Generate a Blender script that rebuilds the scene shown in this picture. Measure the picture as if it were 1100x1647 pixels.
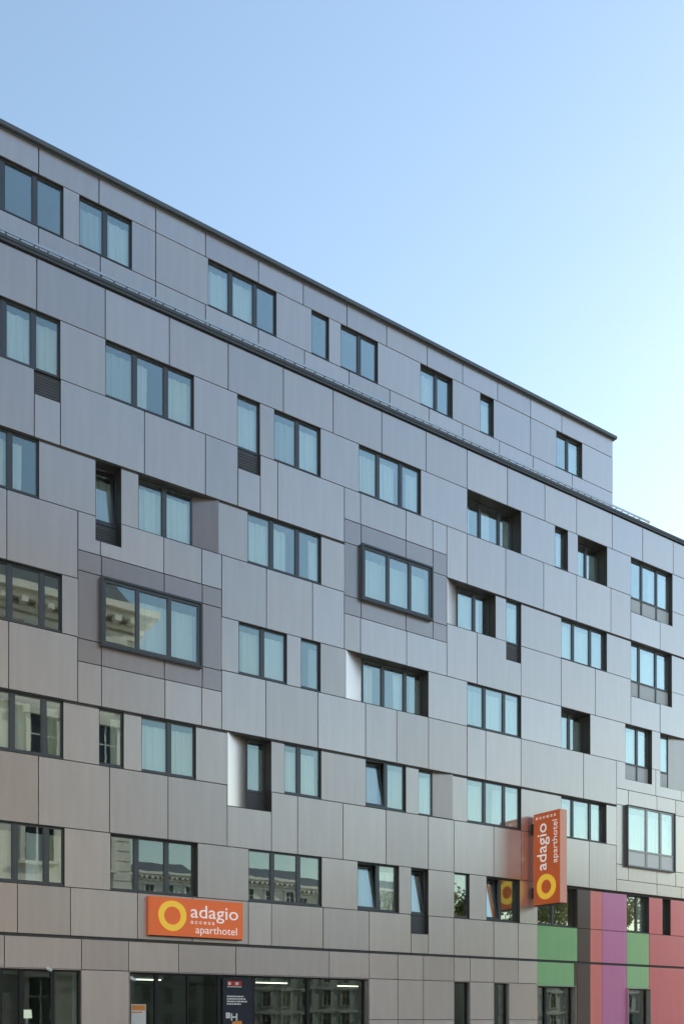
import bpy, bmesh, math, random
from mathutils import Vector, Matrix
random.seed(7)
S = bpy.context.scene
for o in list(bpy.data.objects): bpy.data.objects.remove(o)
COL = S.collection

# ---------------------------------------------------------------- camera, sky, sun, exposure
cam = bpy.data.cameras.new('camera'); camo = bpy.data.objects.new('camera', cam); COL.objects.link(camo); S.camera = camo
CAM_D, EYE, YAW = 21.0, 1.6, math.radians(34.557)      # metres from the facade, eye height, yaw to the facade normal
camo.location = (0, -CAM_D, EYE); camo.rotation_euler = (math.pi/2, 0, -YAW)
cam.sensor_fit = 'VERTICAL'; cam.sensor_height = 36; cam.lens = 36*1560/1647.0
cam.shift_y = (1643-823.5)/1647.0                        # level camera, rising front: verticals stay upright
cam.clip_start = .1; cam.clip_end = 3000

SUN_AZ, SUN_EL = 14.0, 28.0                               # azimuth from +X (along the facade) towards +Y (behind it)
W = bpy.data.worlds.new('World'); S.world = W; W.use_nodes = True
nt = W.node_tree; nt.nodes.clear()
sky = nt.nodes.new('ShaderNodeTexSky'); sky.sky_type = 'NISHITA'; sky.sun_disc = False
sky.sun_elevation = math.radians(SUN_EL); sky.sun_rotation = math.radians(90-SUN_AZ)
sky.air_density = 1.55; sky.dust_density = 0.25; sky.ozone_density = 0.9; sky.altitude = 50
bg = nt.nodes.new('ShaderNodeBackground'); bg.inputs[1].default_value = .15
wo = nt.nodes.new('ShaderNodeOutputWorld')
nt.links.new(sky.outputs[0], bg.inputs[0]); nt.links.new(bg.outputs[0], wo.inputs[0])
sl = bpy.data.lights.new('sun', 'SUN'); sl.energy = 5.0; sl.angle = math.radians(.53); sl.color = (1, .93, .82)
so = bpy.data.objects.new('sun', sl); COL.objects.link(so)
az, el = math.radians(SUN_AZ), math.radians(SUN_EL)
sd = Vector((math.cos(az)*math.cos(el), math.sin(az)*math.cos(el), math.sin(el)))
so.rotation_euler = sd.to_track_quat('Z', 'Y').to_euler()
S.view_settings.view_transform = 'Standard'; S.view_settings.look = 'None'
S.view_settings.exposure = 0.5; S.view_settings.gamma = 1; S.view_settings.use_curve_mapping = False
S.render.engine = 'CYCLES'
S.cycles.max_bounces = 8; S.cycles.transparent_max_bounces = 12; S.cycles.glossy_bounces = 5

# ---------------------------------------------------------------- materials
MATS = {}
def nodes(name):
    m = bpy.data.materials.new(name); m.use_nodes = True; t = m.node_tree
    return m, t, t.nodes['Principled BSDF']
def N(t, typ, **kw):
    n = t.nodes.new(typ)
    for k, v in kw.items():
        if k in n.inputs: n.inputs[k].default_value = v
        else: setattr(n, k, v)
    return n
def plain(name, col, rough=.5, metal=0., noise=0., scale=8., bump=0., spec=.5, emit=0.):
    m, t, b = nodes(name)
    b.inputs['Base Color'].default_value = (*col, 1); b.inputs['Roughness'].default_value = rough
    b.inputs['Metallic'].default_value = metal; b.inputs['Specular IOR Level'].default_value = spec
    if emit:
        b.inputs['Emission Color'].default_value = (*col, 1); b.inputs['Emission Strength'].default_value = emit
    if noise or bump:
        tc = N(t, 'ShaderNodeTexCoord'); nz = N(t, 'ShaderNodeTexNoise', Scale=scale, Detail=6.)
        t.links.new(tc.outputs['Object'], nz.inputs['Vector'])
        if noise:
            mr = N(t, 'ShaderNodeMapRange'); mr.inputs['To Min'].default_value = 1-noise; mr.inputs['To Max'].default_value = 1+noise
            mx = N(t, 'ShaderNodeVectorMath', operation='SCALE'); mx.inputs[0].default_value = col
            t.links.new(nz.outputs['Fac'], mr.inputs['Value']); t.links.new(mr.outputs[0], mx.inputs['Scale'])
            t.links.new(mx.outputs[0], b.inputs['Base Color'])
        if bump:
            bp = N(t, 'ShaderNodeBump', Strength=bump, Distance=.01)
            t.links.new(nz.outputs['Fac'], bp.inputs['Height']); t.links.new(bp.outputs[0], b.inputs['Normal'])
    MATS[name] = m; return m
def cladding(name, col, rough=.30, metal=.76, var=.08, dirt=.06, sheen=1.8):
    """satin coated composite panel: slight shade change panel to panel, rain streaks, faint unevenness"""
    m, t, b = nodes(name)
    oi = N(t, 'ShaderNodeObjectInfo'); tc = N(t, 'ShaderNodeTexCoord')
    mr = N(t, 'ShaderNodeMapRange'); mr.inputs['To Min'].default_value = 1-var; mr.inputs['To Max'].default_value = 1+var
    t.links.new(oi.outputs['Random'], mr.inputs['Value'])
    mp = N(t, 'ShaderNodeMapping'); mp.inputs['Scale'].default_value = (5, 5, .45)
    t.links.new(tc.outputs['Object'], mp.inputs['Vector'])
    nz = N(t, 'ShaderNodeTexNoise', Scale=1.2, Detail=3., Roughness=.5); t.links.new(mp.outputs[0], nz.inputs['Vector'])
    m2 = N(t, 'ShaderNodeMapRange'); m2.inputs['From Min'].default_value = .3; m2.inputs['From Max'].default_value = .7
    m2.inputs['To Min'].default_value = 1-dirt; m2.inputs['To Max'].default_value = 1+dirt*.5
    t.links.new(nz.outputs['Fac'], m2.inputs['Value'])
    mu = N(t, 'ShaderNodeMath', operation='MULTIPLY'); t.links.new(mr.outputs[0], mu.inputs[0]); t.links.new(m2.outputs[0], mu.inputs[1])
    sc = N(t, 'ShaderNodeVectorMath', operation='SCALE'); sc.inputs[0].default_value = col
    t.links.new(mu.outputs[0], sc.inputs['Scale']); t.links.new(sc.outputs[0], b.inputs['Base Color'])
    ms = N(t, 'ShaderNodeMath', operation='FRACT'); mk = N(t, 'ShaderNodeMath', operation='MULTIPLY'); mk.inputs[1].default_value = 17.3
    t.links.new(oi.outputs['Random'], mk.inputs[0]); t.links.new(mk.outputs[0], ms.inputs[0])
    m3 = N(t, 'ShaderNodeMapRange'); m3.inputs['To Min'].default_value = rough-.04; m3.inputs['To Max'].default_value = rough+.05
    t.links.new(ms.outputs[0], m3.inputs['Value']); t.links.new(m3.outputs[0], b.inputs['Roughness'])
    b.inputs['Metallic'].default_value = metal
    out = [n for n in t.nodes if n.type == 'OUTPUT_MATERIAL'][0]           # gloss layer mixed in, stronger towards grazing view
    lw = N(t, 'ShaderNodeLayerWeight', Blend=.5); pw = N(t, 'ShaderNodeMath', operation='POWER'); pw.inputs[1].default_value = 2.0
    t.links.new(lw.outputs['Facing'], pw.inputs[0]); mg = N(t, 'ShaderNodeMath', operation='MULTIPLY'); mg.inputs[1].default_value = sheen
    t.links.new(pw.outputs[0], mg.inputs[0]); gs = N(t, 'ShaderNodeBsdfGlossy', Color=(.96, .91, .91, 1)); t.links.new(m3.outputs[0], gs.inputs['Roughness'])
    mxs = N(t, 'ShaderNodeMixShader'); t.links.new(mg.outputs[0], mxs.inputs[0]); t.links.new(b.outputs[0], mxs.inputs[1]); t.links.new(gs.outputs[0], mxs.inputs[2]); t.links.new(mxs.outputs[0], out.inputs['Surface'])
    MATS[name] = m; return m
def glass(name, tint=(.95, 1, .99), refl=(.90, 1.0, 1.0), base=.14, gain=2.1, rough=0.0, wav=.012):
    m, t, b = nodes(name); t.nodes.remove(b)
    out = [n for n in t.nodes if n.type == 'OUTPUT_MATERIAL'][0]
    tr = N(t, 'ShaderNodeBsdfTransparent', Color=(*tint, 1)); gl = N(t, 'ShaderNodeBsdfGlossy', Color=(*refl, 1), Roughness=rough)
    lw = N(t, 'ShaderNodeLayerWeight', Blend=.5); pw = N(t, 'ShaderNodeMath', operation='POWER'); pw.inputs[1].default_value = 2.0
    mr = N(t, 'ShaderNodeMath', operation='MULTIPLY_ADD', use_clamp=True); mr.inputs[1].default_value = gain; mr.inputs[2].default_value = base   # reflectance of one face, rising towards grazing
    t.links.new(lw.outputs['Facing'], pw.inputs[0]); t.links.new(pw.outputs[0], mr.inputs[0])
    mx = N(t, 'ShaderNodeMixShader')
    tc = N(t, 'ShaderNodeTexCoord'); nz = N(t, 'ShaderNodeTexNoise', Scale=2.4, Detail=1.); t.links.new(tc.outputs['Object'], nz.inputs['Vector'])
    bp = N(t, 'ShaderNodeBump', Strength=wav, Distance=.02); t.links.new(nz.outputs['Fac'], bp.inputs['Height']); t.links.new(bp.outputs[0], gl.inputs['Normal'])
    t.links.new(mr.outputs[0], mx.inputs[0])
    t.links.new(tr.outputs[0], mx.inputs[1]); t.links.new(gl.outputs[0], mx.inputs[2]); t.links.new(mx.outputs[0], out.inputs['Surface'])
    MATS[name] = m; return m
def fabric(name, col, trans=.12):
    m, t, b = nodes(name); t.nodes.remove(b)
    out = [n for n in t.nodes if n.type == 'OUTPUT_MATERIAL'][0]
    d = N(t, 'ShaderNodeBsdfDiffuse', Color=(*col, 1)); tl = N(t, 'ShaderNodeBsdfTranslucent', Color=(*col, 1)); mx = N(t, 'ShaderNodeMixShader', Fac=trans)
    t.links.new(d.outputs[0], mx.inputs[1]); t.links.new(tl.outputs[0], mx.inputs[2]); t.links.new(mx.outputs[0], out.inputs['Surface'])
    MATS[name] = m; return m

cladding('panel_grey', (.545, .488, .468))
cladding('panel_dark', (.36, .31, .305))
cladding('panel_ground', (.53, .468, .455))
cladding('panel_green', (.23, .55, .23), rough=.3, metal=.15, var=.03, sheen=.9)
cladding('panel_brown', (.075, .042, .042), rough=.3, metal=.25, var=.02, sheen=.5)
cladding('panel_coral', (.84, .17, .17), rough=.3, metal=.15, var=.03, sheen=.9)
cladding('panel_magenta', (.64, .14, .42), rough=.3, metal=.15, var=.03, sheen=.9)
cladding('panel_red', (.70, .06, .11), rough=.3, metal=.15, var=.05, sheen=.9)
plain('backing', (.10, .10, .102), .9)
plain('frame', (.095, .105, .115), .32, .45, noise=.1, scale=3)
plain('reveal', (.055, .052, .046), .5, .2, noise=.12, scale=4)
plain('box_frame', (.075, .083, .092), .36, .4, noise=.08, scale=3)
plain('ledge', (.10, .105, .11), .45, .5, noise=.1, scale=3)
plain('infill_light', (.76, .77, .77), .35, .05)
plain('sign_face', (.96, .18, .05), .35, noise=.03, scale=2)
plain('coping', (.15, .16, .165), .4, .6, noise=.1, scale=3)
plain('light_frame', (.36, .38, .39), .35, .5, noise=.06)
plain('zinc', (.55, .57, .58), .38, .9, noise=.1, scale=9)
plain('grille', (.10, .105, .115), .5, .3, noise=.1)
plain('infill', (.55, .57, .58), .35, .1, noise=.04)
plain('interior', (.42, .39, .34), .9, noise=.06, scale=2)
plain('interior_dark', (.10, .085, .07), .8)
plain('floor_carpet', (.14, .11, .09), .95)
glass('glass'); glass('shop_glass', tint=(.82, .90, .88), refl=(.9, 1, 1), base=.025, gain=.7, wav=.015)
fabric('curtain', (.93, .94, .93)); fabric('curtain_cream', (.90, .86, .76)); fabric('curtain_grey', (.62, .64, .65)); fabric('curtain_warm', (.78, .72, .56))
plain('sign_orange', (.96, .19, .05), .35, emit=.10)  # slight glow added to brighten the wall sign by day
plain('sign_edge', (.97, .46, .34), .35)  # blade's outward edge coloured paler for the extra light it catches
plain('sign_yellow', (.98, .60, .06), .35, emit=.2)  # ring also glows a little, added for brightness
plain('sign_white', (.93, .90, .87), .4, emit=.2)  # letters also glow a little, added for brightness
plain('dark_metal', (.03, .03, .033), .45, .5)
plain('white_plastic', (.8, .8, .78), .4)

# ---------------------------------------------------------------- mesh helpers
class MB:
    def __init__(s): s.v = []; s.f = []
    def box(s, x0, x1, y0, y1, z0, z1):
        b = len(s.v)
        s.v += [(x0,y0,z0),(x1,y0,z0),(x1,y1,z0),(x0,y1,z0),(x0,y0,z1),(x1,y0,z1),(x1,y1,z1),(x0,y1,z1)]
        s.f += [tuple(b+i for i in q) for q in ((0,3,2,1),(4,5,6,7),(0,1,5,4),(1,2,6,5),(2,3,7,6),(3,0,4,7))]
        return s
    def prism(s, pts, y0, y1):                      # (x,z) outline, counter-clockwise seen from -Y, from y0 back to y1
        b = len(s.v); n = len(pts)
        s.v += [(x, y0, z) for x, z in pts] + [(x, y1, z) for x, z in pts]
        s.f.append(tuple(range(b, b+n))); s.f.append(tuple(range(b+2*n-1, b+n-1, -1)))
        for i in range(n): j = (i+1) % n; s.f.append((b+j, b+i, b+n+i, b+n+j))
        return s
    def plan(s, pts, z0, z1):                       # (x,y) outline, counter-clockwise seen from above
        b = len(s.v); n = len(pts)
        s.v += [(x, y, z0) for x, y in pts] + [(x, y, z1) for x, y in pts]
        s.f.append(tuple(range(b+n-1, b-1, -1))); s.f.append(tuple(range(b+n, b+2*n)))
        for i in range(n): j = (i+1) % n; s.f.append((b+i, b+j, b+n+j, b+n+i))
        return s
    def tube(s, a, c, r0, r1=None, n=8):
        r1 = r0 if r1 is None else r1; a = Vector(a); c = Vector(c); d = (c-a).normalized()
        u = d.orthogonal().normalized(); w = d.cross(u); b = len(s.v)
        for p, r in ((a, r0), (c, r1)):
            for i in range(n):
                q = 2*math.pi*i/n; s.v.append(tuple(p + u*math.cos(q)*r + w*math.sin(q)*r))
        for i in range(n): j = (i+1) % n; s.f.append((b+i, b+j, b+n+j, b+n+i))
        s.f.append(tuple(range(b+n-1, b-1, -1))); s.f.append(tuple(range(b+n, b+2*n)))
        return s
    def mesh(s, name):
        me = bpy.data.meshes.new(name); me.from_pydata(s.v, [], s.f); me.update(); return me
    def build(s, name, mat, parent=None, loc=None, smooth=False):
        me = s.mesh(name); me.materials.append(MATS[mat])
        if smooth: me.polygons.foreach_set('use_smooth', [True]*len(me.polygons))
        return link(name, me, parent, loc)
def link(name, me, parent=None, loc=None):
    o = bpy.data.objects.new(name, me); COL.objects.link(o); o.parent = parent
    if loc: o.location = loc
    return o
def empty(name, loc=(0, 0, 0)):
    o = bpy.data.objects.new(name, None); COL.objects.link(o); o.location = loc; return o
def tag(o, label, cat, group=None):
    o['label'] = label; o['category'] = cat
    if group: o['group'] = group
    return o
def struct(o): o['kind'] = 'structure'; return o

# ---------------------------------------------------------------- measured facade tables (x along the facade, z up)
WINDOWS = [  # row, left, right, mullion centres, options (metres along the facade)
  ('A', 5.271, 7.222, [5.885, 6.592], dict(nocurtain=True, rec=0.06)),
  ('A', 7.580, 8.847, [8.204], dict(rec=0.06)),
  ('A', 10.818, 12.769, [11.469, 12.163], dict(rec=0.06)),
  ('A', 13.833, 14.395, [], dict(rec=0.06)),
  ('A', 14.767, 16.017, [15.417], dict(rec=0.06)),
  ('A', 17.519, 18.733, [18.168], dict(rec=0.1)),
  ('A', 19.809, 20.365, [], dict(rec=0.1)),
  ('A', 23.050, 24.263, [23.658], dict(rec=0.1)),
  ('6', 5.149, 6.985, [5.781, 6.406], dict(low='last', rec=0.06)),
  ('6', 8.005, 10.199, [8.726, 9.498], dict(rec=0.06)),
  ('6', 11.359, 11.997, [], dict(low='all', rec=0.06)),
  ('6', 12.400, 13.799, [13.116], dict(rec=0.06)),
  ('6', 15.006, 17.134, [15.679, 16.457], dict(rec=0.06)),
  ('6', 18.841, 21.012, [19.674, 20.442], dict(rec=0.38)),
  ('6', 22.459, 23.043, [], dict(rec=0.13)),
  ('6', 23.486, 24.877, [24.252], dict(rec=0.36)),
  ('6', 26.045, 28.230, [26.736, 27.519], dict(rec=0.12, low='glass')),
  ('5', 4.742, 6.522, [5.302, 5.904], dict(rec=0.06)),
  ('5', 7.774, 8.387, [], dict(rec=0.28, low='all', tilt=[0])),
  ('5', 8.792, 10.850, [9.521], dict(rec=0.2, splayR=10.253)),
  ('5', 11.645, 13.818, [12.354, 13.116], dict(rec=0.06)),
  ('5', 18.077, 19.966, [19.342], dict(rec=0.26, splayL=18.69)),
  ('5', 20.382, 21.012, [], dict(rec=0.08, low='all')),
  ('5', 22.735, 24.862, [23.38, 24.176], dict(rec=0.1)),
  ('5', 26.045, 28.196, [26.62, 27.499], dict(rec=0.13, low='glass')),
  ('4', 5.111, 7.026, [5.912, 6.604], dict(rec=0.09, nocurtain=True)),
  ('4', 11.394, 12.782, [12.093], dict(rec=0.06)),
  ('4', 13.191, 13.799, [], dict(rec=0.06)),
  ('4', 14.583, 17.403, [16.013, 16.783], dict(rec=0.28, splayL=15.33)),
  ('4', 18.841, 21.012, [19.563, 20.351], dict(rec=0.06)),
  ('4', 22.735, 24.076, [23.459], dict(rec=0.34)),
  ('4', 25.764, 27.133, [26.508], dict(rec=0.13, low='glass')),
  ('4', 27.560, 29.299, [], dict(rec=0.18, low='glass', splayR=28.234)),
  ('3', 5.111, 7.054, [5.956, 6.635], dict(rec=0.06)),
  ('3', 7.860, 8.447, [], dict(rec=0.06)),
  ('3', 8.868, 10.254, [9.577], dict(rec=0.06)),
  ('3', 11.086, 12.327, [], dict(rec=0.3, low='all', splayL=11.785)),
  ('3', 12.700, 13.818, [13.163], dict(rec=0.06)),
  ('3', 15.231, 16.605, [15.943], dict(tilt=[0], rec=0.06)),
  ('3', 17.045, 18.298, [], dict(rec=0.14, splayR=17.667)),
  ('3', 18.841, 21.012, [19.563, 20.351], dict(rec=0.06)),
  ('3', 22.735, 24.847, [23.396, 24.207], dict(rec=0.14)),
  ('2', 5.224, 7.082, [6.015, 6.69], dict(rec=0.06)),
  ('2', 8.122, 10.303, [8.806, 9.559], dict(rec=0.16, nocurtain=True)),
  ('2', 11.671, 13.837, [12.381, 13.153], dict(nocurtain=True, rec=0.06)),
  ('2', 14.965, 16.367, [15.698], dict(rec=0.1, tilt=[0])),
  ('2', 16.780, 17.403, [], dict(rec=0.12, low='all', tilt=[0])),
  ('2', 18.344, 18.937, [], dict(nocurtain=True, rec=0.06)),
  ('2', 19.594, 20.960, [20.25], dict(rec=0.14, tilt=[0])),
  ('2', 21.699, 23.526, [22.616], dict(rec=0.16, nocurtain=True)),
  ('2', 25.936, 27.084, [26.626], dict(rec=0.16)),
  ('2', 27.793, 28.230, [], dict(rec=0.2)),
]
BANDS = {  # name: top, bottom, vertical joints
  'A0': (20.97, 20.37, [5.043, 6.663, 8.047, 9.441, 10.75, 12.237, 13.582, 14.971, 16.319, 17.771, 19.119, 20.518, 21.916, 23.305, 25.748]),
  'A2': (19.20, 18.30, [5.043, 6.663, 8.077, 9.441, 10.75, 12.237, 13.62, 15.043, 16.428, 17.84, 19.119, 20.595, 22.024, 23.794, 25.748]),
  'S6': (18.10, 16.97, [4.56, 6.468, 8.005, 9.565, 11.112, 12.672, 14.187, 15.771, 17.313, 18.841, 20.445, 22.022, 23.44, 25.119, 26.648, 28.264, 30.298]),
  'S5': (15.68, 14.20, [4.56, 6.415, 6.985, 8.944, 10.5, 11.377, 12.006, 12.508, 14.543, 15.067, 16.605, 17.561, 18.077, 18.841, 20.369, 21.967, 23.44, 25.058, 26.045, 27.56, 30.298]),
  'S4': (12.91, 11.41, [4.56, 5.835, 7.375, 7.889, 9.424, 10.401, 10.934, 12.184, 13.55, 14.543, 15.067, 16.627, 18.077, 19.227, 20.999, 22.735, 24.311, 26.045, 27.56, 30.298]),
  'S3': (10.12, 8.65, [4.56, 5.874, 7.375, 7.918, 9.455, 10.401, 10.934, 12.166, 13.712, 15.231, 16.281, 17.403, 18.841, 19.569, 20.999, 23.756, 25.332, 27.329, 28.708, 30.298]),
  'S2': (7.35, 5.86, [4.56, 6.508, 8.107, 9.533, 11.086, 12.327, 13.097, 14.503, 15.918, 17.403, 18.344, 19.891, 21.012, 24.017, 25.332, 27.395, 28.708, 30.298]),
  'S1': (4.56, 3.47, [4.56, 6.057, 7.214, 8.777, 10.157, 11.671, 12.327, 13.876, 15.354, 16.78, 17.403, 18.344, 19.891, 20.882, 21.699]),
  'G0': (3.47, 2.75, [4.56, 5.783, 7.46, 8.566, 9.803, 11.325, 14.07, 15.354, 16.324, 17.223, 18.344, 18.961, 19.891, 20.882, 21.699]),
}
A_END = 25.748; LEFT = 4.560; RIGHT = 30.298
M1_X = [7.375, 7.918, 9.439, 10.418, 10.934]
M2_X = [14.543, 15.087, 16.605, 17.572, 18.077]
M3_X = [25.332, 25.92, 27.395, 28.4, 30.298]
BOXES = [  # left, right, bottom, top, mullions, lower panes
  (7.873, 10.367, 10.012, 11.573, [8.741, 9.526], False),
  (15.042, 17.483, 12.811, 14.307, [15.923, 16.675], False),
  (25.756, 28.220, 6.691, 8.722, [26.745, 27.478], True),
]
COLOUR_X = [21.699, 23.555, 24.164, 24.727, 25.936, 27.084, 30.298]  # green, brown, coral, magenta, green, red
DOOR_R = 23.412
GROUND_X = [4.56, 7.46, 8.574, 15.354, 16.324, 17.223, 18.344, 18.961, 19.891, 20.509, 21.699]
SHOP_M = [9.338, 10.14, 10.976, 11.926, 13.55]
LEFT_M = [5.111, 5.719, 6.169, 6.841]
POSTER = (11.052, 11.864)
NOTICE = (8.717, 9.082)
# wall sign [(9.022, 4.487), (11.455, 4.505), (9.007, 3.595), (11.438, 3.618)]
# blade us 21.402 p1 1.183 thick 0.290 z [7.843, 5.105, 7.85, 5.09]
# rail end 26.971 lamp 6.549 cam 6.698 8.611

ROWZ = {'A': (20.37, 19.20, 18.60), '6': (16.97, 15.68, 15.16), '5': (14.20, 12.91, 12.37), '4': (11.41, 10.12, 9.58), '3': (8.65, 7.35, 6.85), '2': (5.86, 4.56, 4.04)}
SETBACK = .5
FAR_L, FAR_R = 0.6, 37.0
for r in '65432':
    WINDOWS.append((r, 1.55 if r in '53' else 2.2, 3.05 if r in '53' else 3.9, [2.3] if r in '53' else [3.05], dict(rec=.06)))
    WINDOWS.append((r, 31.6, 33.7, [32.3, 33.0], dict(rec=.12)))
    if r in '65': WINDOWS.append((r, 34.6, 35.2, [], dict(rec=.12)))

# ---------------------------------------------------------------- ground
def sheet(name, x0, x1, y0, y1, z0, z1, mat): return struct(MB().box(x0, x1, y0, y1, z0, z1).build(name, mat))
plain('asphalt', (.20, .195, .185), .9, noise=.25, scale=30, bump=.4)
plain('paving', (.44, .42, .385), .85, noise=.15, scale=6, bump=.2)
plain('kerb_stone', (.36, .35, .33), .8, noise=.12, scale=9)
plain('earth', (.10, .095, .08), .95, noise=.2, scale=.2)
sheet('ground', -900, 900, -900, 900, -1.2, -.16, 'earth')
sheet('road', -300, 300, -19.2, -3.9, -.5, -.12, 'asphalt')
sheet('road', 24, 34, -140, -19.2, -.5, -.12, 'asphalt')
sheet('pavement', -300, 300, -3.6, 60, -.4, 0, 'paving')
sheet('pavement', -300, 24, -60, -19.5, -.4, 0, 'paving')
sheet('pavement', 34, 300, -60, -19.5, -.4, 0, 'paving')
sheet('kerb', -300, 300, -3.9, -3.6, -.4, .006, 'kerb_stone')
sheet('kerb', -300, 24, -19.5, -19.2, -.4, .006, 'kerb_stone')
sheet('kerb', 34, 300, -19.5, -19.2, -.4, .006, 'kerb_stone')

# ---------------------------------------------------------------- the hotel
H = tag(empty('hotel_building', (0, 0, 0)), 'long seven-storey hotel clad in satin grey panels with scattered dark-framed windows', 'building')
G = .010                                                # half a panel joint
WALL = MB()                                             # dark backing behind the joints
TH = .042                                               # the deep shadow joints under storeys
def panel(pts, mat='panel_grey', y=0., gap=(G, G, .008, .008)):
    """one cladding panel from its cell outline (counter-clockwise); gap = left, right, bottom, top"""
    xs = [p[0] for p in pts]; zs = [p[1] for p in pts]
    x0, x1, z0, z1 = min(xs), max(xs), min(zs), max(zs)
    gl, gr, gb, gt = gap; xc, zc = (x0+x1)/2, (z0+z1)/2
    def sh(p):
        x, z = p
        x = x+gl if abs(x-x0) < 1e-6 else x-gr if abs(x-x1) < 1e-6 else x
        z = z+gb if abs(z-z0) < 1e-6 else z-gt if abs(z-z1) < 1e-6 else z
        return (x, z)
    q = [sh(p) for p in pts]
    ax = random.gauss(0, .0012); az_ = random.gauss(0, .0012); dy = random.uniform(-.0015, .0015)
    Y = lambda x, z, o: y+dy+o+ax*(x-xc)+az_*(z-zc)
    v, f = [], []; n = len(q); c = .004
    if n == 4:
        (a, b), (d, e) = q[0], q[2]
        inn = [(a+c, b+c), (d-c, b+c), (d-c, e-c), (a+c, e-c)]; out = [(a, b), (d, b), (d, e), (a, e)]
        v = [(x-xc, Y(x, z, 0), z-zc) for x, z in inn]+[(x-xc, Y(x, z, c), z-zc) for x, z in out]+[(x-xc, Y(x, z, .03), z-zc) for x, z in out]
        f = [(0, 1, 2, 3)]
        for k in (0, 4):
            for i in range(4): j = (i+1) % 4; f.append((k+j, k+i, k+4+i, k+4+j))
    else:
        m = MB().prism(q, 0, .03)
        v = [(x-xc, Y(x, z, o), z-zc) for x, o, z in m.v]; f = m.f
    me = bpy.data.meshes.new('cladding_panel'); me.from_pydata(v, [], f); me.update(); me.materials.append(MATS[mat])
    o = link('cladding_panel', me, H, (xc, 0, zc))
    return o
def cell(x0, x1, z0, z1, mat='panel_grey', y=0., notch=None, gap=(G, G, .008, .008), back=True):
    """rectangular cell, optionally with a notch (n0, n1, nz) cut from its top edge"""
    if x1-x0 < .03 or z1-z0 < .03: return
    pts = [(x0, z0), (x1, z0), (x1, z1), (x0, z1)]
    if notch:
        n0, n1, nz = max(notch[0], x0), min(notch[1], x1), notch[2]
        pts = [(x0, z0), (x1, z0)]
        if n1 < x1-.02: pts += [(x1, z1), (n1, z1), (n1, nz)]
        else: pts += [(x1, nz)]
        if n0 > x0+.02: pts += [(n0, nz), (n0, z1), (x0, z1)]
        else: pts += [(x0, nz)]
        if len(pts) == 4: pts = [(x0, z0), (x1, z0), (x1, nz), (x0, nz)]
    panel(pts, mat, y, gap)
    if back:
        if notch:
            n0, n1, nz = max(notch[0], x0), min(notch[1], x1), notch[2]
            WALL.box(x0, x1, y+.045, y+.28, z0, nz)
            if n0 > x0+.02: WALL.box(x0, n0, y+.045, y+.28, nz, z1)
            if n1 < x1-.02: WALL.box(n1, x1, y+.045, y+.28, nz, z1)
        else: WALL.box(x0, x1, y+.045, y+.28, z0, z1)

opens = {r: sorted([w for w in WINDOWS if w[0] == r], key=lambda w: w[1]) for r in 'A65432'}
def low_span(w):
    r, x0, x1, mu, o = w
    if not o.get('low'): return None
    if o['low'] == 'last': return (mu[-1]+.0, x1)
    return (x0, x1)
notches = {}
for r in '65432':
    notches[r] = [(*low_span(w), ROWZ[r][2]) for w in opens[r] if low_span(w)]
MOD = {'M1': (M1_X[0], M1_X[-1], 9.59, 12.06), 'M2': (M2_X[0], M2_X[-1], 12.36, 14.85), 'M3': (M3_X[0], RIGHT, 6.25, 9.23)}
def band(key, above=None, mat='panel_grey', ext=True, ytop=.008):
    t, b, cuts = BANDS[key]; cuts = list(cuts)
    if key[0] != 'A' and ext:
        cuts = [FAR_L, 1.9, 3.3]+cuts[1:] if cuts[1] > 4.4 else cuts
    if key[0] == 'S' and key not in ('S1',): cuts = cuts+[31.9, 33.6, 35.3, FAR_R]
    y = SETBACK if key[0] == 'A' else 0.
    for a, c in zip(cuts, cuts[1:]):
        if c-a < .03: continue
        zt, zb = t, b; m = (a+c)/2
        for k, (m0, m1, mz0, mz1) in MOD.items():
            if m0 < m < m1:
                if zb < mz1 < zt: zb = mz1
                elif zb < mz0 < zt: zt = mz0
        nt_ = None
        for n0, n1, nz in notches.get(above, []):
            if n0 < c-.03 and n1 > a+.03: nt_ = (n0, n1, nz)
        if nt_ and zt < t-.1: nt_ = None
        thick = key in ('S5', 'S3', 'S1') and abs(zb-b) < .01
        cell(a, c, zb, zt, mat, y, nt_, gap=(G, G, .030 if thick else .008, ytop))
def row(r, lo, hi, y=0., mat='panel_grey', top=.008):
    zt, zb, zl = ROWZ[r]
    edges = [lo]; spans = [(w[1], w[2]) for w in opens[r]]
    for k, (m0, m1, mz0, mz1) in MOD.items():
        if mz0 < (zt+zb)/2 < mz1 and r != 'A': spans.append((m0, m1))
    x = lo
    for a, b in sorted(spans)+[(hi, hi)]:
        a_ = min(a, hi)
        if a_-x > .03:
            parts = [x, a_]
            if r == 'A' and x < 9.441 < a_: parts = [x, 9.441, a_]
            if r == 'A' and x < 21.916 < a_: parts = [x, 21.916, a_]
            if a_-x > 3.0: parts = [x, x+(a_-x)*.5, a_]
            for p, q in zip(parts, parts[1:]): cell(p, q, zb, zt, mat, y, gap=(G if p != x else .0, G if q != a_ else .0, .008, top))
        x = max(x, b)
band('A0'); band('A2'); row('A', BANDS['A0'][2][0], A_END, SETBACK)
# the top storey runs on to the left out of the picture
for z0, z1 in ((20.37, 20.97), (19.2, 20.37), (18.3, 19.2)): cell(FAR_L, BANDS['A0'][2][0], z0, z1, y=SETBACK)
band('S6'); band('S5', '6', ytop=.008); band('S4', '5'); band('S3', '4'); band('S2', '3'); band('S1', '2')
band('G0', mat='panel_ground', ytop=TH)
row('6', FAR_L, FAR_R); row('5', FAR_L, FAR_R, top=TH); row('4', FAR_L, FAR_R); row('3', FAR_L, FAR_R, top=TH)
row('2', FAR_L, COLOUR_X[0])
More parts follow.
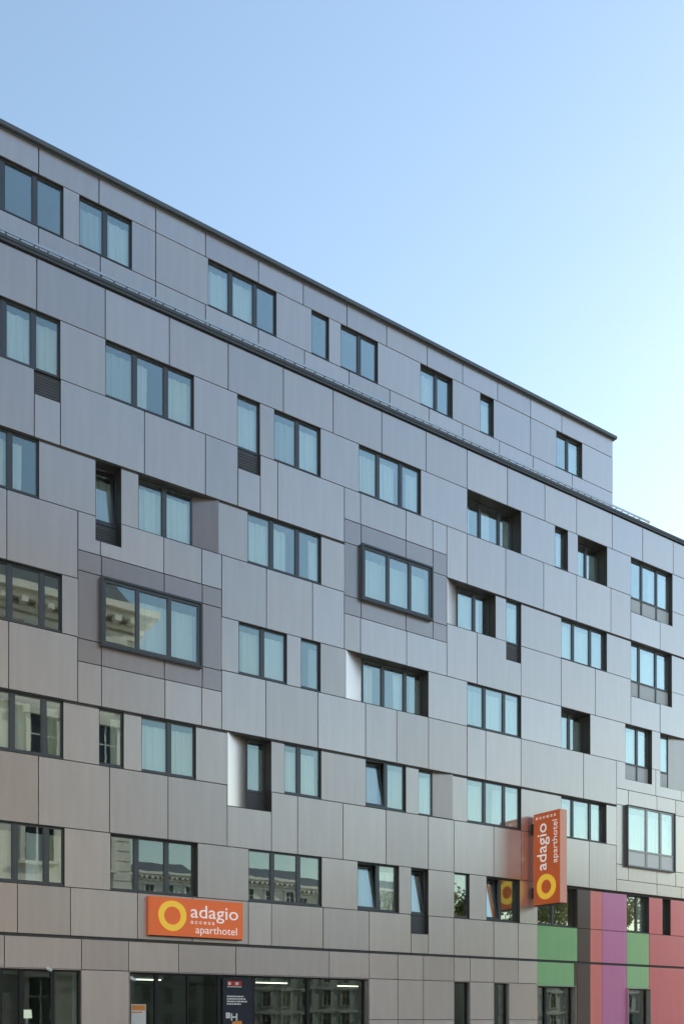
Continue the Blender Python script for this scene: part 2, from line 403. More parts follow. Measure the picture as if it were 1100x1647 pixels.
# plain right-hand continuation of the lower storeys
for x0, x1 in ((RIGHT, 33.6), (33.6, FAR_R)):
    for z0, z1, m in ((4.56, 5.86, 'panel_red'), (3.47, 4.56, 'panel_grey'), (2.75, 3.47, 'panel_ground'), (0, 2.75, 'panel_ground')): 
        if not (z0 == 4.56): cell(x0, x1, z0, z1, m)
for a, b in ((RIGHT, 31.6), (33.7, FAR_R)): cell(a, b, 4.56, 5.86)
# darker surrounds of the three projecting windows
def module(X, zs, bx0, bx1, mat='panel_dark'):
    z0, z1, z2, z3 = zs
    for a, c in zip(X, X[1:]):
        cell(a, c, z2, z3, mat, .004); cell(a, c, z0, z1, mat, .004)
        if c <= bx0+.3 or a >= bx1-.3: cell(a, c, z1, z2, mat, .004)
module(M1_X, (9.59, 10.10, 11.61, 12.06), M1_X[1], M1_X[3])
module(M2_X, (12.36, 12.84, 14.24, 14.85), M2_X[1], M2_X[3])
module(M3_X, (6.25, 6.75, 8.70, 9.23), M3_X[1], M3_X[3], 'panel_grey')
# coloured ground corner
CY = .08
def colour(x0, x1, z0, z1, m): cell(x0, x1, z0, z1, m, CY, gap=(.004, .004, .008, .008))
cx = COLOUR_X
for x0, x1, m in ((cx[1], cx[2], 'panel_brown'), (cx[2], cx[3], 'panel_coral'), (cx[3], cx[4], 'panel_magenta')):
    for z0, z1 in ((4.56, 5.80), (3.50, 4.56), (1.2, 3.44), (0, 1.2)): colour(x0, x1, z0, z1, m)
for x0, x1, m in ((cx[0], cx[1], 'panel_green'), (cx[4], cx[5], 'panel_green')):
    colour(x0, x1, 3.50, 4.56, m)
colour(cx[0], DOOR_R, 2.70, 3.44, 'panel_green'); colour(DOOR_R, cx[1], 0, 3.44, 'panel_brown'); colour(cx[4], cx[5], 2.70, 3.44, 'panel_green')
for z0, z1 in ((3.50, 4.56), (1.2, 3.44), (0, 1.2)): colour(cx[5], cx[6], z0, z1, 'panel_red')
colour(cx[5], 27.793, 4.56, 5.80, 'panel_red'); colour(28.230, cx[6], 4.56, 5.80, 'panel_red')
WALL.box(cx[0], cx[6], CY+.045, .28, 5.80, 5.86); WALL.box(cx[0], cx[6], CY+.045, .28, 3.44, 3.50)
# ground storey panels
gx = GROUND_X
def gcell(a, b, z0, z1): cell(a, b, z0, z1, 'panel_ground')
gcell(gx[1], gx[2], .9, 2.75); gcell(gx[1], gx[2], 0, .9)
for a, b in ((gx[3], gx[4]), (gx[4], gx[5]), (gx[5], gx[6]), (gx[7], gx[8]), (gx[9], gx[10])):
    gcell(a, b, 1.65, 2.75); gcell(a, b, 0, 1.65)
gcell(FAR_L, 2.6, 0, 2.75); gcell(2.6, 4.56, 0, 2.75)
MB_wall = WALL.build('wall', 'backing', H)

# copings, parapet, roofs
c = MB().box(FAR_L, A_END+.10, SETBACK-.10, SETBACK+.35, 20.99, 21.08); c.box(FAR_L, A_END+.05, SETBACK-.03, SETBACK+.3, 20.95, 20.985)
c.build('roof_coping', 'coping', H)
c = MB().box(FAR_L, FAR_R, -.06, .46, 18.195, 18.265); c.box(FAR_L, FAR_R, -.045, -.02, 18.13, 18.192)
c.build('parapet_coping', 'ledge', H)
c = MB().box(FAR_L, FAR_R, .05, 12, 17.9, 18.19); c.build('roof_slab', 'backing', H)
c = MB().box(FAR_L, A_END, SETBACK+.3, 12, 20.7, 20.95); c.build('roof_slab', 'backing', H)
c = MB().box(A_END-.02, A_END+.012, SETBACK+.035, 12, 18.3, 20.95); c.build('end_wall', 'panel_grey', H)
c = MB()
for z in (14.42, 11.64, 8.87, 6.08, 3.2): c.box(FAR_L, FAR_R, .285, 7, z, z+.25)
c.box(FAR_L, FAR_R, .285, 7, -.05, .02)
c.build('floor_slab', 'floor_carpet', H)
c = MB().box(FAR_L, FAR_R, 4.6, 4.8, 3.45, 20.7).box(FAR_L, FAR_R, 6.6, 6.8, 0.02, 3.2)
for x in (FAR_L, 4.65, 7.25, 10.6, 14.2, 17.75, 21.3, 25.15, 30.0, FAR_R-.15):
    c.box(x, x+.12, .45 if x > 1 else .05, 4.6, 3.45, 17.9)
for x in (FAR_L, 7.35, 18.12, 21.5, FAR_R-.15): c.box(x, x+.12, .3, 6.6, .02, 3.2)
for x in (FAR_L, 7.3, 10.6, 14.55, 17.0, 21.0, A_END-.2): c.box(x, x+.12, SETBACK+.3, 4.6, 18.2, 20.7)
c.build('interior_wall', 'interior', H)
c = MB()
for z in (20.69, 17.89, 14.41, 11.63, 8.86, 6.07, 3.19): c.box(FAR_L, FAR_R if z < 20 else A_END, .3 if z < 20 else SETBACK+.3, 4.6 if z > 4 else 6.6, z-.02, z-.003)
c.box(8.0, 18.1, .35, 6.6, 2.72, 2.74)
c.build('ceiling', 'interior', H)

# ---------------------------------------------------------------- windows
def curtain_mesh(w, h, folds, amp, seed):
    rr = random.Random(seed); n = max(16, int(w*60)); v = []; ph = rr.uniform(0, 6)
    for i in range(n+1):
        x = w*i/n
        d = amp*(math.sin(folds*x+ph)+.5*math.sin(folds*2.3*x+ph*2)+.35*math.sin(folds*.37*x+ph))
        v.append((x, d, 0)); v.append((x+.3*d, d*.55, h))
    f = [(2*i, 2*i+2, 2*i+3, 2*i+1) for i in range(n)]
    me = bpy.data.meshes.new('curtain'); me.from_pydata(v, [], f); me.update()
    me.polygons.foreach_set('use_smooth', [True]*n); return me
def pane(x0, x1, z0, z1, y, parent, mat='glass', name='pane', tilt=0.):
    """glass sheet; tilt leans its top inwards about the bottom edge"""
    w, h = x1-x0, z1-z0; jx = random.gauss(0, .0022)*w; jz = random.gauss(0, .0016)*h
    o = MB().box(-w/2, w/2, -.006, .006, 0, h)
    o.v = [(x, yy+jx*x/w+jz*z/h, z) for x, yy, z in o.v]
    ob = o.build(name, mat, parent, ((x0+x1)/2, y, z0))
    ob.rotation_euler.x = -tilt
    return ob
wi = 0
def window(r, x0, x1, mull, o):
    global wi; wi += 1; rr = random.Random(wi*17+3)
    zt, zb, zl = ROWZ[r]; rec = o['rec']; base = SETBACK if r == 'A' else (CY if r == '2' and 21.6 < x0 < 29 else 0.)
    if r == '2' and base: zt -= .055
    y = base+rec; low = o.get('low'); fx0, fx1 = o.get('splayL', x0), o.get('splayR', x1)
    sL, sR, sT, sB, mw = .026, .034, .04, .085, .10
    if rec > .2: sB = .06
    if low in ('all', 'glass'): sB = .055
    f = MB(); D0, D1 = y, y+.065
    f.box(fx0, fx0+sL, D0, D1, zb, zt); f.box(fx1-sR, fx1, D0, D1, zb, zt)
    f.box(fx0+sL, fx1-sR, D0, D1, zt-sT, zt); f.box(fx0+sL, fx1-sR, D0-.004, D1, zb, zb+sB)
    xs = [fx0+sL]+[v for m in mull for v in (m-mw/2, m+mw/2)]+[fx1-sR]
    for m in mull: f.box(m-mw/2, m+mw/2, D0-.003, D1, zb+sB, zt-sT)
    if rec < .2 and not low: f.box(x0, x1, base-.012, y, zb, zb+.022)        # sill flashing
    if low in ('all', 'glass'):
        f.box(fx0, fx0+sL, D0, D1, zl, zb); f.box(fx1-sR, fx1, D0, D1, zl, zb); f.box(fx0+sL, fx1-sR, D0, D1, zl, zl+.045)
        for m in mull: f.box(m-.03, m+.03, D0-.003, D1, zl+.045, zb)
    for k in range(len(xs)//2):                                             # slim casement beads
        if k not in o.get('tilt', []):
            for a in ((xs[2*k], xs[2*k+1]-.018) if k else (xs[2*k+1]-.018,)): f.box(a, a+.018, y+.011, y+.05, zb+sB, zt-sT)
    wn = f.build('window', 'frame', H)
    zlow = zl if low in ('all', 'glass') else zb
    # reveals
    e = .010; rv = MB(); yb = y+.09
    pl = [(x0, base+.004), (x1, base+.004), (fx1, yb), (fx0, yb)]
    rv.plan(pl, zt-e, zt); rv.plan(pl, zlow, zlow+e)
    if fx0 == x0: rv.box(x0, x0+e, base+.004, yb, zlow+e, zt-e)
    if fx1 == x1: rv.box(x1-e, x1, base+.004, yb, zlow+e, zt-e)
    rv.build('reveal', 'reveal', wn)
    if fx0 != x0: MB().plan([(x0, base), (x0+.012, base), (fx0+.006, y+.03), (fx0-.012, y+.06), (x0, base+.05)], zlow+e, zt-e).build('splayed_cheek', 'panel_grey', wn)
    if fx1 != x1: MB().plan([(x1, base), (x1, base+.05), (fx1+.012, y+.06), (fx1-.006, y+.03), (x1-.012, base)], zlow+e, zt-e).build('splayed_cheek', 'panel_dark' if r == '5' else 'panel_grey', wn)  # row 5 cheek: same cladding coloured darker, standing in for its shading
    tilt = o.get('tilt', [])
    for k in range(len(xs)//2):
        a, b = xs[2*k], xs[2*k+1]
        if k in tilt:
            t = .13; hh = zt-sT-zb-sB; s = MB(); w_ = b-a; q = .045
            s.box(-w_/2, -w_/2+q, -.03, .02, 0, hh); s.box(w_/2-q, w_/2, -.03, .02, 0, hh)
            s.box(-w_/2+q, w_/2-q, -.03, .02, 0, q); s.box(-w_/2+q, w_/2-q, -.03, .02, hh-q, hh)
            so_ = s.build('sash', 'frame', wn, ((a+b)/2, y+.045, zb+sB)); so_.rotation_euler.x = -t
            p = pane(a+q, b-q, zb+sB, zt-sT, y+.045, wn, tilt=t)
            p.scale.z = .96
        else:
            pane(a, b, zb+sB, zt-sT, y+.03, wn)
        if low in ('all',) or (low == 'last' and k == len(xs)//2-1):
            if low == 'last':
                g = MB().box(a-.03, b+.03, y, y+.05, zl, zb-.0); 
                for i in range(7): g.box(a, b, y-.012, y, zl+.05+i*.06, zl+.075+i*.06)
                g.build('vent_grille', 'grille', wn)
            else:
                g = MB().box(a, b, y+.02, y+.05, zl+.045, zb)
                for i in range(6): g.box(a+.02, b-.02, y+.008, y+.02, zl+.09+i*.065, zl+.115+i*.065)
                g.build('vent_grille', 'grille', wn)
        if low == 'glass':
            aa = a if k == 0 else mull[k-1]+.03; bb = b if k == len(xs)//2-1 else mull[k]-.03
            MB().box(aa, bb, y+.02, y+.04, zl+.045, zb).build('infill_panel', 'infill', wn)
    # curtains
    W_ = fx1-fx0; n = len(xs)//2
    state = 0 if o.get('nocurtain') else 1
    if state:
        h = zt-zb-.20
        for k in range(n):
            a, b = xs[2*k], xs[2*k+1]
            if r == 'A' and rr.random() < .5: continue
            if r == '2' and rr.random() < .35: continue
            cov = rr.choice((1., 1., 1., .9, .8, .62, .45)); w_ = (b-a+.09)*cov
            warm = (r in '32' and x1 < 9) and rr.random() < .7
            me = curtain_mesh(w_, h, rr.uniform(24, 36), .028, wi*31+k); me.materials.append(MATS['curtain_warm' if warm else rr.choice(('curtain', 'curtain', 'curtain', 'curtain_cream', 'curtain_grey'))])
            off = 0 if rr.random() < .5 else (b-a+.09)-w_
            link('curtain', me, wn, (a-.045+off, y+(.26 if k in tilt else .11), zb+.03))
    return wn
for w in WINDOWS: window(*w)

def box_window(x0, x1, z0, z1, mull, lower):
    y0, y1 = -.12, .10; f = MB(); e = .028 if lower else .05
    f.box(x0, x0+e, y0, y1, z0, z1); f.box(x1-e, x1, y0, y1, z0, z1)
    f.box(x0+e, x1-e, y0, y1, z1-e, z1); f.box(x0+e, x1-e, y0, y1, z0, z0+e)
    wn = f.build('box_window', 'box_frame', H)
    g = MB(); a, b, c_, d = x0+e, x1-e, z0+e, z1-e; q = .045 if lower else .065; yy = -.085
    g.box(a, a+q, yy, 0, c_, d); g.box(b-q, b, yy, 0, c_, d); g.box(a+q, b-q, yy, 0, d-q, d); g.box(a+q, b-q, yy, 0, c_, c_+q)
    zs = [c_+q, d-q]
    if lower: zm = c_+.52; g.box(a+q, b-q, yy, 0, zm-.03, zm+.03); zs = [zm+.03, d-q]
    xs = [a+q]+[v for m in mull for v in (m-.045, m+.045)]+[b-q]
    for m in mull: g.box(m-.045, m+.045, yy-.002, 0, c_+q, d-q)
    g.build('casement_frame', 'light_frame' if lower else 'frame', wn)
    for k in range(len(xs)//2):
        pane(xs[2*k], xs[2*k+1], zs[0], zs[1], -.05, wn)
        if lower: MB().box(xs[2*k], xs[2*k+1], -.06, -.05, c_+q, zm-.03).build('infill_panel', 'infill_light', wn)
        if not (x0 < 9 and k == 0):
            me = curtain_mesh(xs[2*k+1]-xs[2*k]+.08, zs[1]-zs[0]-.16, 32, .02, k+int(x0)); me.materials.append(MATS['curtain']); link('curtain', me, wn, (xs[2*k]-.04, .14, zs[0]))
for b in BOXES: box_window(*b)
# side walls of the hole behind each projecting window
for (x0, x1, z0, z1, mu, lo) in BOXES:
    MB().box(x0+.02, x0+.05, .1, .3, z0, z1).box(x1-.05, x1-.02, .1, .3, z0, z1).box(x0+.05, x1-.05, .1, .3, z0, z0+.04).box(x0+.05, x1-.05, .1, .3, z1-.04, z1).build('lining', 'reveal', H)

# ---------------------------------------------------------------- ground-floor glazing
def storefront(x0, x1, mull, zt, rec, mat='shop_glass', thin=()):
    f = MB(); y = rec
    f.box(x0, x0+.05, y, y+.08, 0, zt); f.box(x1-.05, x1, y, y+.08, 0, zt); f.box(x0+.05, x1-.05, y, y+.08, zt-.05, zt); f.box(x0+.05, x1-.05, y, y+.08, 0, .08)
    xs = [x0+.05]
    for m in mull:
        h = .015 if m in thin else .045
        f.box(m-h, m+h, y-.003, y+.08, .08, zt-.05); xs += [m-h, m+h]
    xs.append(x1-.05)
    wn = f.build('storefront_window', 'dark_metal', H)
    e = .012; MB().box(x0, x1, .004, y, zt-e, zt).box(x0, x0+e, .004, y, 0, zt-e).box(x1-e, x1, .004, y, 0, zt-e).build('reveal', 'panel_ground', wn)
    for k in range(len(xs)//2): pane(xs[2*k], xs[2*k+1], .08, zt-.05, y+.04, wn, mat)
    return wn
storefront(4.56, gx[1], LEFT_M[1:], 2.75, .10)
storefront(gx[2], gx[3], SHOP_M, 2.75, .22, thin=(SHOP_M[1],))
storefront(gx[6], gx[7], [], 2.75, .12); storefront(gx[8], gx[9], [], 2.75, .12)
storefront(cx[0], DOOR_R, [cx[0]+.55], 2.70, .2); storefront(cx[4], cx[5], [], 2.70, .2)

# ---------------------------------------------------------------- rail along the parapet
rail = tag(empty('cable_tray', (14, -.03, 18.265)), 'galvanised ladder-type cable tray running along the parapet below the top storey', 'cable tray')
X0, X1 = FAR_L, 26.97
for yy in (-.02, .13):
    MB().box(X0-14, X1-14, yy, yy+.02, .065, .12).build('side_rail', 'zinc', rail)
m = MB()
for i in range(int((X1-X0)/.3)):
    m.box(X0-14+.1+i*.3, X0-14+.125+i*.3, 0, .13, .07, .085)
m.build('rungs', 'zinc', rail)['kind'] = 'stuff'
for i in range(12):
    x = X0-14+.5+i*2.3
    MB().box(x, x+.05, -.01, .14, 0, .065).build('foot', 'zinc', rail)
MB().box(X1-14-.12, X1-14-.07, -.015, .145, 0, .13).build('foot', 'zinc', rail)

# ---------------------------------------------------------------- signs
def text_mesh(body, size, off=0., ext=.006, spacing=1.):
    c = bpy.data.curves.new('lettering', 'FONT'); c.body = body; c.size = size; c.offset = off; c.extrude = ext; c.space_character = spacing
    c.resolution_u = 4
    o = bpy.data.objects.new('lettering', c); COL.objects.link(o); bpy.context.view_layer.update()
    me = bpy.data.meshes.new_from_object(o.evaluated_get(bpy.context.evaluated_depsgraph_get()))
    bpy.data.objects.remove(o); me.name = 'lettering'; return me
def lettering(body, length, xh, mat, parent, M, off=.0, spacing=1.):
    """text whose width is `length` and x-height `xh`, baseline start at the origin of M (x right, y up, z out)"""
    me = text_mesh(body, 1., off, spacing=spacing); xs = [v.co.x for v in me.vertices]
    x0, w = min(xs), max(xs)-min(xs); s = length/w; sy = xh/.52
    for v in me.vertices: v.co = M @ Vector(((v.co.x-x0)*s, v.co.y*sy, v.co.z))
    me.materials.clear(); me.materials.append(MATS[mat]); return link('lettering', me, parent)
def ring(ro, ri, M, mat, parent, n=64, t=.02):
    v, f = [], []
    for i in range(n):
        a = 2*math.pi*i/n; k = 1+.015*math.sin(3*a)
        for r in (ro*k, ri): 
            for z in (0, t): v.append(M @ Vector((r*math.cos(a), r*math.sin(a), z)))
    for i in range(n):
        b = 4*i; d = 4*((i+1) % n)
        f += [(b+1, d+1, d+3, b+3), (b, b+1, b+3, b+2)[:0] or (b, d, d+1, b+1), (b+2, b+3, d+3, d+2)]
    me = bpy.data.meshes.new('ring_emblem'); me.from_pydata([tuple(q) for q in v], [], f); me.update(); me.materials.append(MATS[mat])
    return link('ring_emblem', me, parent)
def rounded_box(x0, x1, y0, y1, z0, z1, bev=.012):
    bm = bmesh.new(); bmesh.ops.create_cube(bm, size=1)
    for v in bm.verts: v.co = Vector(((x0+x1)/2+v.co.x*(x1-x0), (y0+y1)/2+v.co.y*(y1-y0), (z0+z1)/2+v.co.z*(z1-z0)))
    bmesh.ops.bevel(bm, geom=list(bm.edges), offset=bev, segments=2, affect='EDGES', profile=.5)
    me = bpy.data.meshes.new('box'); bm.to_mesh(me); bm.free(); return me

ws = tag(empty('wall_sign', (10.23, -.02, 3.595)), 'orange wall sign with yellow ring and white lettering above the shop window', 'sign')
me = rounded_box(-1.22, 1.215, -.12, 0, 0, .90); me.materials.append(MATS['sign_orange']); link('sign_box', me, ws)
MB().box(-1.20, 1.19, -.10, 0, -.022, .012).build('tray', 'dark_metal', ws)
for x in (-.9, .9): MB().box(x-.05, x+.05, -.005, .02, .2, .7).build('bracket', 'dark_metal', ws)
FR = Matrix(((1,0,0,0),(0,0,-1,0),(0,1,0,0),(0,0,0,1)))          # sign plane: x right, y up, out = -Y
def at(x, z): return Matrix.Translation((x, -.122, z)) @ FR
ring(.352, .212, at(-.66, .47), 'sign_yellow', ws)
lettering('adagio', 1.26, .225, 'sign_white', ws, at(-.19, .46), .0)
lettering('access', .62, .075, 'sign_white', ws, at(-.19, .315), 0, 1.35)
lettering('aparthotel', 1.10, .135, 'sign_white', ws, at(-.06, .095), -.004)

bs = tag(empty('blade_sign', (21.40, -.02, 5.09)), 'tall orange blade sign projecting from the facade above the green panels', 'sign')
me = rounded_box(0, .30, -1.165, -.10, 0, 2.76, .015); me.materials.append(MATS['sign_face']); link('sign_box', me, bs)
MB().box(.01, .29, -1.168, -1.150, .02, 2.74).build('front_edge', 'sign_edge', bs)
MB().box(-.004, .30, -1.155, -.11, -.02, .004).build('tray', 'dark_metal', bs)
MB().box(.05, .25, -.12, .02, .25, .55).build('bracket', 'dark_metal', bs); MB().box(.05, .25, -.12, .02, 2.2, 2.5).build('bracket', 'dark_metal', bs)
# left face: letters run upwards, tops towards the wall; out = -X
def up(y, z): return Matrix.Translation((-.002, y, z)) @ Matrix(((0,0,-1,0),(0,1,0,0),(1,0,0,0),(0,0,0,1)))
def across(y, z): return Matrix.Translation((-.002, y, z)) @ Matrix(((0,0,-1,0),(-1,0,0,0),(0,1,0,0),(0,0,0,1)))
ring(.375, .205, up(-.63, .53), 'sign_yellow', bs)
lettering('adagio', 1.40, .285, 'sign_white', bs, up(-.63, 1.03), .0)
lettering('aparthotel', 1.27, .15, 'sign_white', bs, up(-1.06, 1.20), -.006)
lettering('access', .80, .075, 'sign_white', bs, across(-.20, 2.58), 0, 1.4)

# ---------------------------------------------------------------- small things on and behind the ground floor
plain('navy', (.012, .018, .04), .3, noise=.5, scale=3); plain('poster_red', (.6, .03, .03), .4); plain('paper', (.80, .78, .74), .7); plain('poster_orange', (.85, .30, .06), .5)
plain('screen_blue', (.03, .09, .25), .4, noise=.5, scale=2)
px0, px1 = POSTER
po = tag(empty('poster', ((px0+px1)/2, .17, .5)), 'tall navy poster with red badge and white text lines between shop windows', 'poster')
w = (px1-px0)/2
MB().box(-w, w, 0, .03, 0, 2.18).build('board', 'navy', po)
MB().box(-w+.12, w-.30, -.004, .0, 1.98, 2.10).build('badge', 'poster_red', po)
MB().box(-w+.14, -w+.22, -.007, -.004, 2.0, 2.07).box(-w+.34, -w+.43, -.007, -.004, 2.0, 2.07).box(-w+.12, w-.3, -.007, -.004, 1.945, 1.965).build('badge_mark', 'paper', po)
for i, (a, b) in enumerate(((.11, .58), (.11, .63), (.11, .68), (.11, .50))):
    rr = random.Random(i); m = MB(); x = a
    while x < b:
        d = rr.uniform(.03, .09); m.box(-w+x, -w+min(x+d, b), -.004, 0, 1.70-i*.062, 1.735-i*.062); x += d+.015
    m.build('text_line', 'paper', po)
MB().prism([(-w+.08, 1.18), (-w+.20, 1.18), (-w+.20, 1.32), (-w+.08, 1.32)], -.004, 0).box(-w+.22, -w+.26, -.004, 0, 1.12, 1.30).box(-w+.26, -w+.36, -.004, 0, 1.19, 1.23).box(-w+.36, -w+.40, -.004, 0, 1.12, 1.30).build('big_letters', 'paper', po)
MB().prism([(-w+.22, .85), (-w+.55, .85), (-w+.52, 1.12), (-w+.26, 1.10)], -.005, 0).build('picture', 'poster_orange', po)
nx0, nx1 = NOTICE
no = tag(empty('notice', ((nx0+nx1)/2, .24, 1.2)), 'white notice with an orange heading stuck on the shop glass', 'notice')
w = (nx1-nx0)/2
MB().box(-w, w, 0, .006, 0, .80).build('sheet', 'paper', no)
MB().box(-w+.02, w-.02, -.003, 0, .66, .78).box(-w+.02, w-.1, -.003, 0, .60, .63).build('heading', 'poster_orange', no)
plain('lamp_glow', (1, .95, .80), .5, emit=.45); plain('tube_glow', (1, .93, .72), .5, emit=2.2)
la = tag(empty('table_lamp', (6.55, 1.0, .75)), 'lit table lamp with white drum shade behind the left ground-floor window', 'lamp')
m = MB()
for k in range(20):
    pass
bm = bmesh.new(); bmesh.ops.create_cone(bm, cap_ends=False, segments=24, radius1=.115, radius2=.10, depth=.19); me = bpy.data.meshes.new('shade'); bm.to_mesh(me); bm.free()
me.materials.append(MATS['lamp_glow']); link('shade', me, la, (0, 0, 1.02))
MB().tube((0, 0, .02), (0, 0, .95), .025).build('stem', 'zinc', la); MB().tube((0, 0, 0), (0, 0, .03), .12, n=20).build('base', 'dark_metal', la)
plain('table_wood', (.20, .11, .055), .5, noise=.2)
tb = tag(empty('side_table', (6.55, 1.0, .02)), 'wooden side table under the lamp behind the left window', 'table')
MB().box(-.4, .4, -.25, .25, .68, .73).build('top', 'table_wood', tb)
for x in (-.36, .32):
    for yy in (-.22, .18): MB().box(x, x+.04, yy, yy+.04, 0, .68).build('leg', 'table_wood', tb)
for i, (x, yy, ln, lab) in enumerate(((9.9, 2.0, .65, 'short ceiling tube light behind the notice on the shop glass'), (13.5, 2.0, .95, 'ceiling tube light right of the poster inside the lobby'), (16.6, 2.8, .7, 'ceiling tube light at the right end of the lobby'))):
    o = tag(empty('ceiling_light', (x, yy, 2.72)), lab, 'light', 'lobby ceiling lights')
    MB().box(-ln/2-.05, ln/2+.05, -.06, .06, -.05, 0).build('housing', 'white_plastic', o)
    MB().box(-ln/2, ln/2, -.045, .045, -.075, -.051).build('tube', 'tube_glow', o)
o = tag(MB().box(-.4, .4, 0, .06, 0, 2.15).build('interior_door', 'interior_dark', None, (15.9, 6.5, .03)), 'dark brown door on the back wall of the lobby', 'door')
MB().tube((-.3, -.04, 1.0), (-.3, 0, 1.0), .02).build('handle', 'zinc', o)
o = tag(empty('column', (14.6, 3.2, .02)), 'cream column inside the lobby right of the poster', 'column')
MB().box(-.2, .2, -.2, .2, .12, 2.7).build('shaft', 'interior', o); MB().box(-.23, .23, -.23, .23, 0, .12).build('base', 'interior_dark', o)
o = tag(empty('reception_desk', (16.6, 4.8, .02)), 'long reception desk standing at the back of the lobby', 'desk')
MB().box(-1.1, 1.1, -.3, .3, 0, 1.05).build('front', 'table_wood', o); MB().box(-1.15, 1.15, -.38, .35, 1.05, 1.10).build('top', 'white_plastic', o)
for x, z, lab in ((6.70, 2.76, 'small white camera under the panel above the left window'), (8.62, 2.60, 'small white camera at the left corner of the shop window')):
    o = tag(empty('security_camera', (x, -.002, z)), lab, 'camera')
    MB().box(-.03, .03, -.03, 0, -.03, .03).build('mount', 'white_plastic', o)
    MB().tube((0, -.03, -.02), (.03, -.14, -.04), .032, .036, 12).build('body', 'white_plastic', o)

# ---------------------------------------------------------------- across the street (seen in the glass)
plain('stone', (.80, .745, .65), .85, noise=.14, scale=1.5, bump=.15); plain('stone_dark', (.33, .28, .20), .85, noise=.15, scale=2)
plain('slate', (.10, .11, .12), .6, noise=.25, scale=5); plain('far_stone', (.74, .70, .62), .85, noise=.1, scale=.7)
plain('old_glass', (.02, .025, .03), .08); plain('white_paint', (.7, .68, .62), .6)
def old_building(name, label, x0, x1, yf, depth, H_, floors, cols, wall, roof_h, rust=True):
    B = tag(empty(name, ((x0+x1)/2, yf, 0)), label, 'building'); hw = (x1-x0)/2
    MB().box(-hw, hw, -depth, 0, 0, H_).build('wall', wall, B)
    c = MB().box(-hw-.25, hw+.25, -depth-.25, .25, H_-1.05, H_-.8).box(-hw-.55, hw+.55, -depth-.55, .55, H_-.55, H_-.25).box(-hw-.85, hw+.85, -depth-.85, .85, H_-.25, H_+.1)
    c.build('cornice', wall, B)
    m = MB(); x = -hw
    while x < hw: m.box(x, x+.3, .25, .75, H_-.8, H_-.55); x += .75
    m.build('modillions', wall, B)['kind'] = 'stuff'
    r = MB(); b = 0
    r.v = [(-hw, .0, H_+.1), (hw, .0, H_+.1), (hw, -depth, H_+.1), (-hw, -depth, H_+.1), (-hw+1.6, -2.0, H_+roof_h), (hw-1.6, -2.0, H_+roof_h), (hw-1.6, -depth+2, H_+roof_h), (-hw+1.6, -depth+2, H_+roof_h)]
    r.f = [(0, 1, 5, 4), (1, 2, 6, 5), (2, 3, 7, 6), (3, 0, 4, 7), (4, 5, 6, 7)]
    r.build('roof', 'slate', B)
    fh = (H_-1.2)/floors; proto = {}
    for k in range(floors):
        MB().box(-hw-.12, hw+.12, .0, .16, k*fh+fh-.25, k*fh+fh).build('string_course', wall, B)
    def me_of(key, mb, mat):
        if key not in proto: proto[key] = mb.mesh(key); proto[key].materials.append(MATS[mat])
        return proto[key]
    ww = 1.15; wh = fh*.56
    fr = MB().box(-ww/2-.22, -ww/2, 0, .14, -.1, wh+.2).box(ww/2, ww/2+.22, 0, .14, -.1, wh+.2).box(-ww/2-.35, ww/2+.35, 0, .26, wh+.2, wh+.45).box(-ww/2-.3, ww/2+.3, 0, .22, -.25, -.1)
    pn = MB().box(-ww/2, ww/2, .004, .03, -.1, wh+.2); sh_ = MB().box(-.04, .04, .03, .06, -.1, wh+.2).box(-ww/2, ww/2, .03, .055, wh*.68, wh*.68+.06)
    for k in range(floors):
        for i in range(cols):
            x = -hw+(i+.5)*2*hw/cols
            wo_ = link('window', me_of('window', fr, wall), B, (x, .0, k*fh+fh*.26))
            link('pane', me_of('pane', pn, 'old_glass'), wo_); link('glazing_bar', me_of('glazing_bar', sh_, 'white_paint'), wo_)
    if rust:
        m = MB(); z = .3
        while z < H_-1.3:
            m.box(hw-.9, hw+.05, -.9, .05, z, z+.42); m.box(-hw-.05, -hw+.9, -.9, .05, z, z+.42); z += .5
        m.build('quoins', wall, B)['kind'] = 'stuff'
    return B
old_building('stone_house', 'ochre stone corner house with heavy cornice across the street, mirrored in the left windows', -22, 19.2, -25, 13, 22.0, 5, 13, 'stone', 3.2)
for (x0, x1, yf, hh, fl, co, lab) in (  # last two are added, unseen, to block the yellow low horizon in reflections
    (22, 58, -96, 21.0, 6, 12, 'pale town house closing the side street, mirrored in the second-floor windows'),
    (60, 94, -90, 20.0, 6, 11, 'pale town house right of the one closing the side street'),
    (96, 132, -78, 10.5, 3, 12, 'pale town house added behind the street trees to close the low horizon in reflections'),
    (134, 176, -60, 9.5, 3, 13, 'pale town house added at the far right end of the street to close the low horizon')):
    old_building('town_house', lab, x0, x1, yf, 14, hh, fl, co, 'far_stone', 1.6)['group'] = 'town houses across the street'

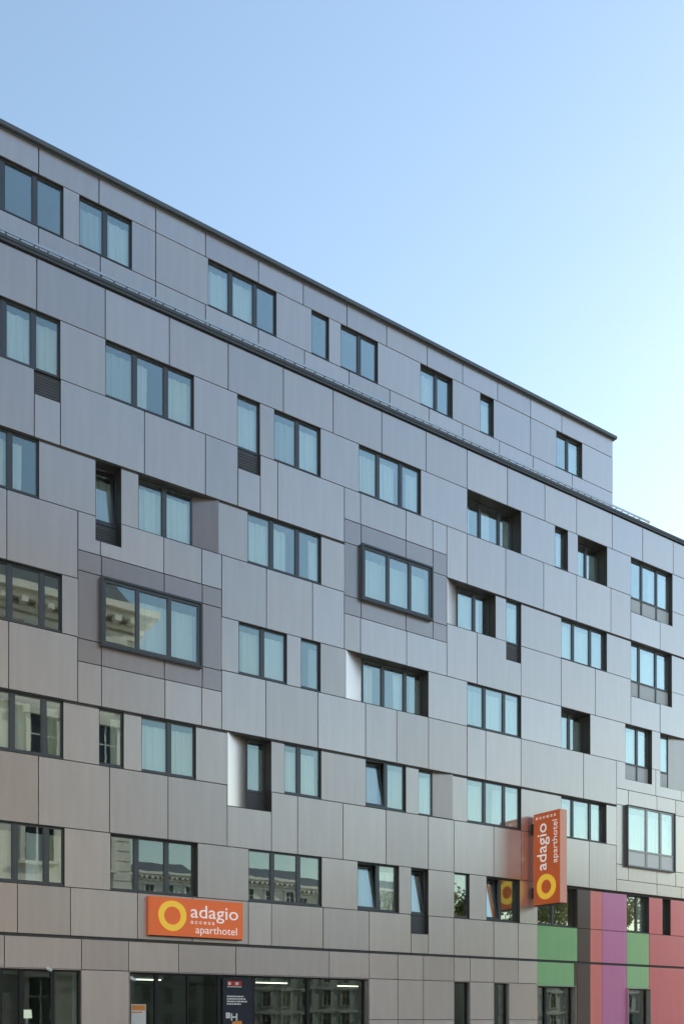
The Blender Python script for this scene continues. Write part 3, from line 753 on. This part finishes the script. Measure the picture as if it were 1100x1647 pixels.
def leaf_mesh(n, R_, Hc, seed):
    rr = random.Random(seed); v, f = [], []
    clumps = []
    for i in range(46):
        a = rr.uniform(0, 2*math.pi); e = rr.uniform(-.6, 1); rad = R_*rr.uniform(.35, 1)*math.sqrt(max(.05, 1-e*e*.8))
        clumps.append((rad*math.cos(a), rad*math.sin(a), Hc+e*R_*1.05, rr.uniform(.45, .95)))
    for i in range(n):
        c = rr.choice(clumps); d = Vector((rr.gauss(0, 1), rr.gauss(0, 1), rr.gauss(0, 1))).normalized()*c[3]*rr.random()**.4
        p = Vector(c[:3])+d; u = Vector((rr.gauss(0, 1), rr.gauss(0, 1), rr.gauss(0, .6))).normalized(); w = u.orthogonal().normalized(); s = rr.uniform(.07, .14)
        b = len(v); v += [tuple(p-u*s), tuple(p+w*s*.6), tuple(p+u*s), tuple(p-w*s*.6)]; f.append((b, b+1, b+2, b+3))
    me = bpy.data.meshes.new('crown'); me.from_pydata(v, [], f); me.update(); return me
plain('leaf', (.36, .33, .12), .6, noise=.35, scale=1.2); plain('leaf_deep', (.15, .16, .05), .6, noise=.35, scale=1.2); plain('bark', (.10, .08, .06), .9, noise=.3, scale=10, bump=.5)
def tree(x, y, s, mat, label, seed):
    T = tag(empty('street_tree', (x, y, 0)), label, 'tree', 'street trees across the road'); rr = random.Random(seed)
    m = MB().tube((0, 0, 0), (.05, .03, 2.6*s), .17*s, .12*s).tube((.05, .03, 2.6*s), (.0, .1, 6.5*s), .12*s, .04*s)
    for i in range(7):
        a = rr.uniform(0, 6.28); z = rr.uniform(2.5, 4.6)*s; m.tube((.04, .03, z), (math.cos(a)*1.8*s, math.sin(a)*1.8*s, z+rr.uniform(1, 2)*s), .06*s, .018*s, 6)
    m.build('trunk', 'bark', T)
    me = leaf_mesh(7000, 2.7*s, 5.9*s, seed); me.materials.append(MATS[mat]); link('crown', me, T)
for i, (x, y, s, mat, lab) in enumerate(((36.5, -22.6, 1.12, 'leaf', 'olive street tree nearest the crossing, mirrored in the lower windows'), (43, -22.4, 1.25, 'leaf_deep', 'dark green street tree second from the crossing'), (49.5, -22.8, 1.2, 'leaf', 'olive street tree third from the crossing'), (56.5, -22.5, 1.3, 'leaf', 'olive street tree farthest from the crossing'))):
    tree(x, y, s, mat, lab, 50+i)
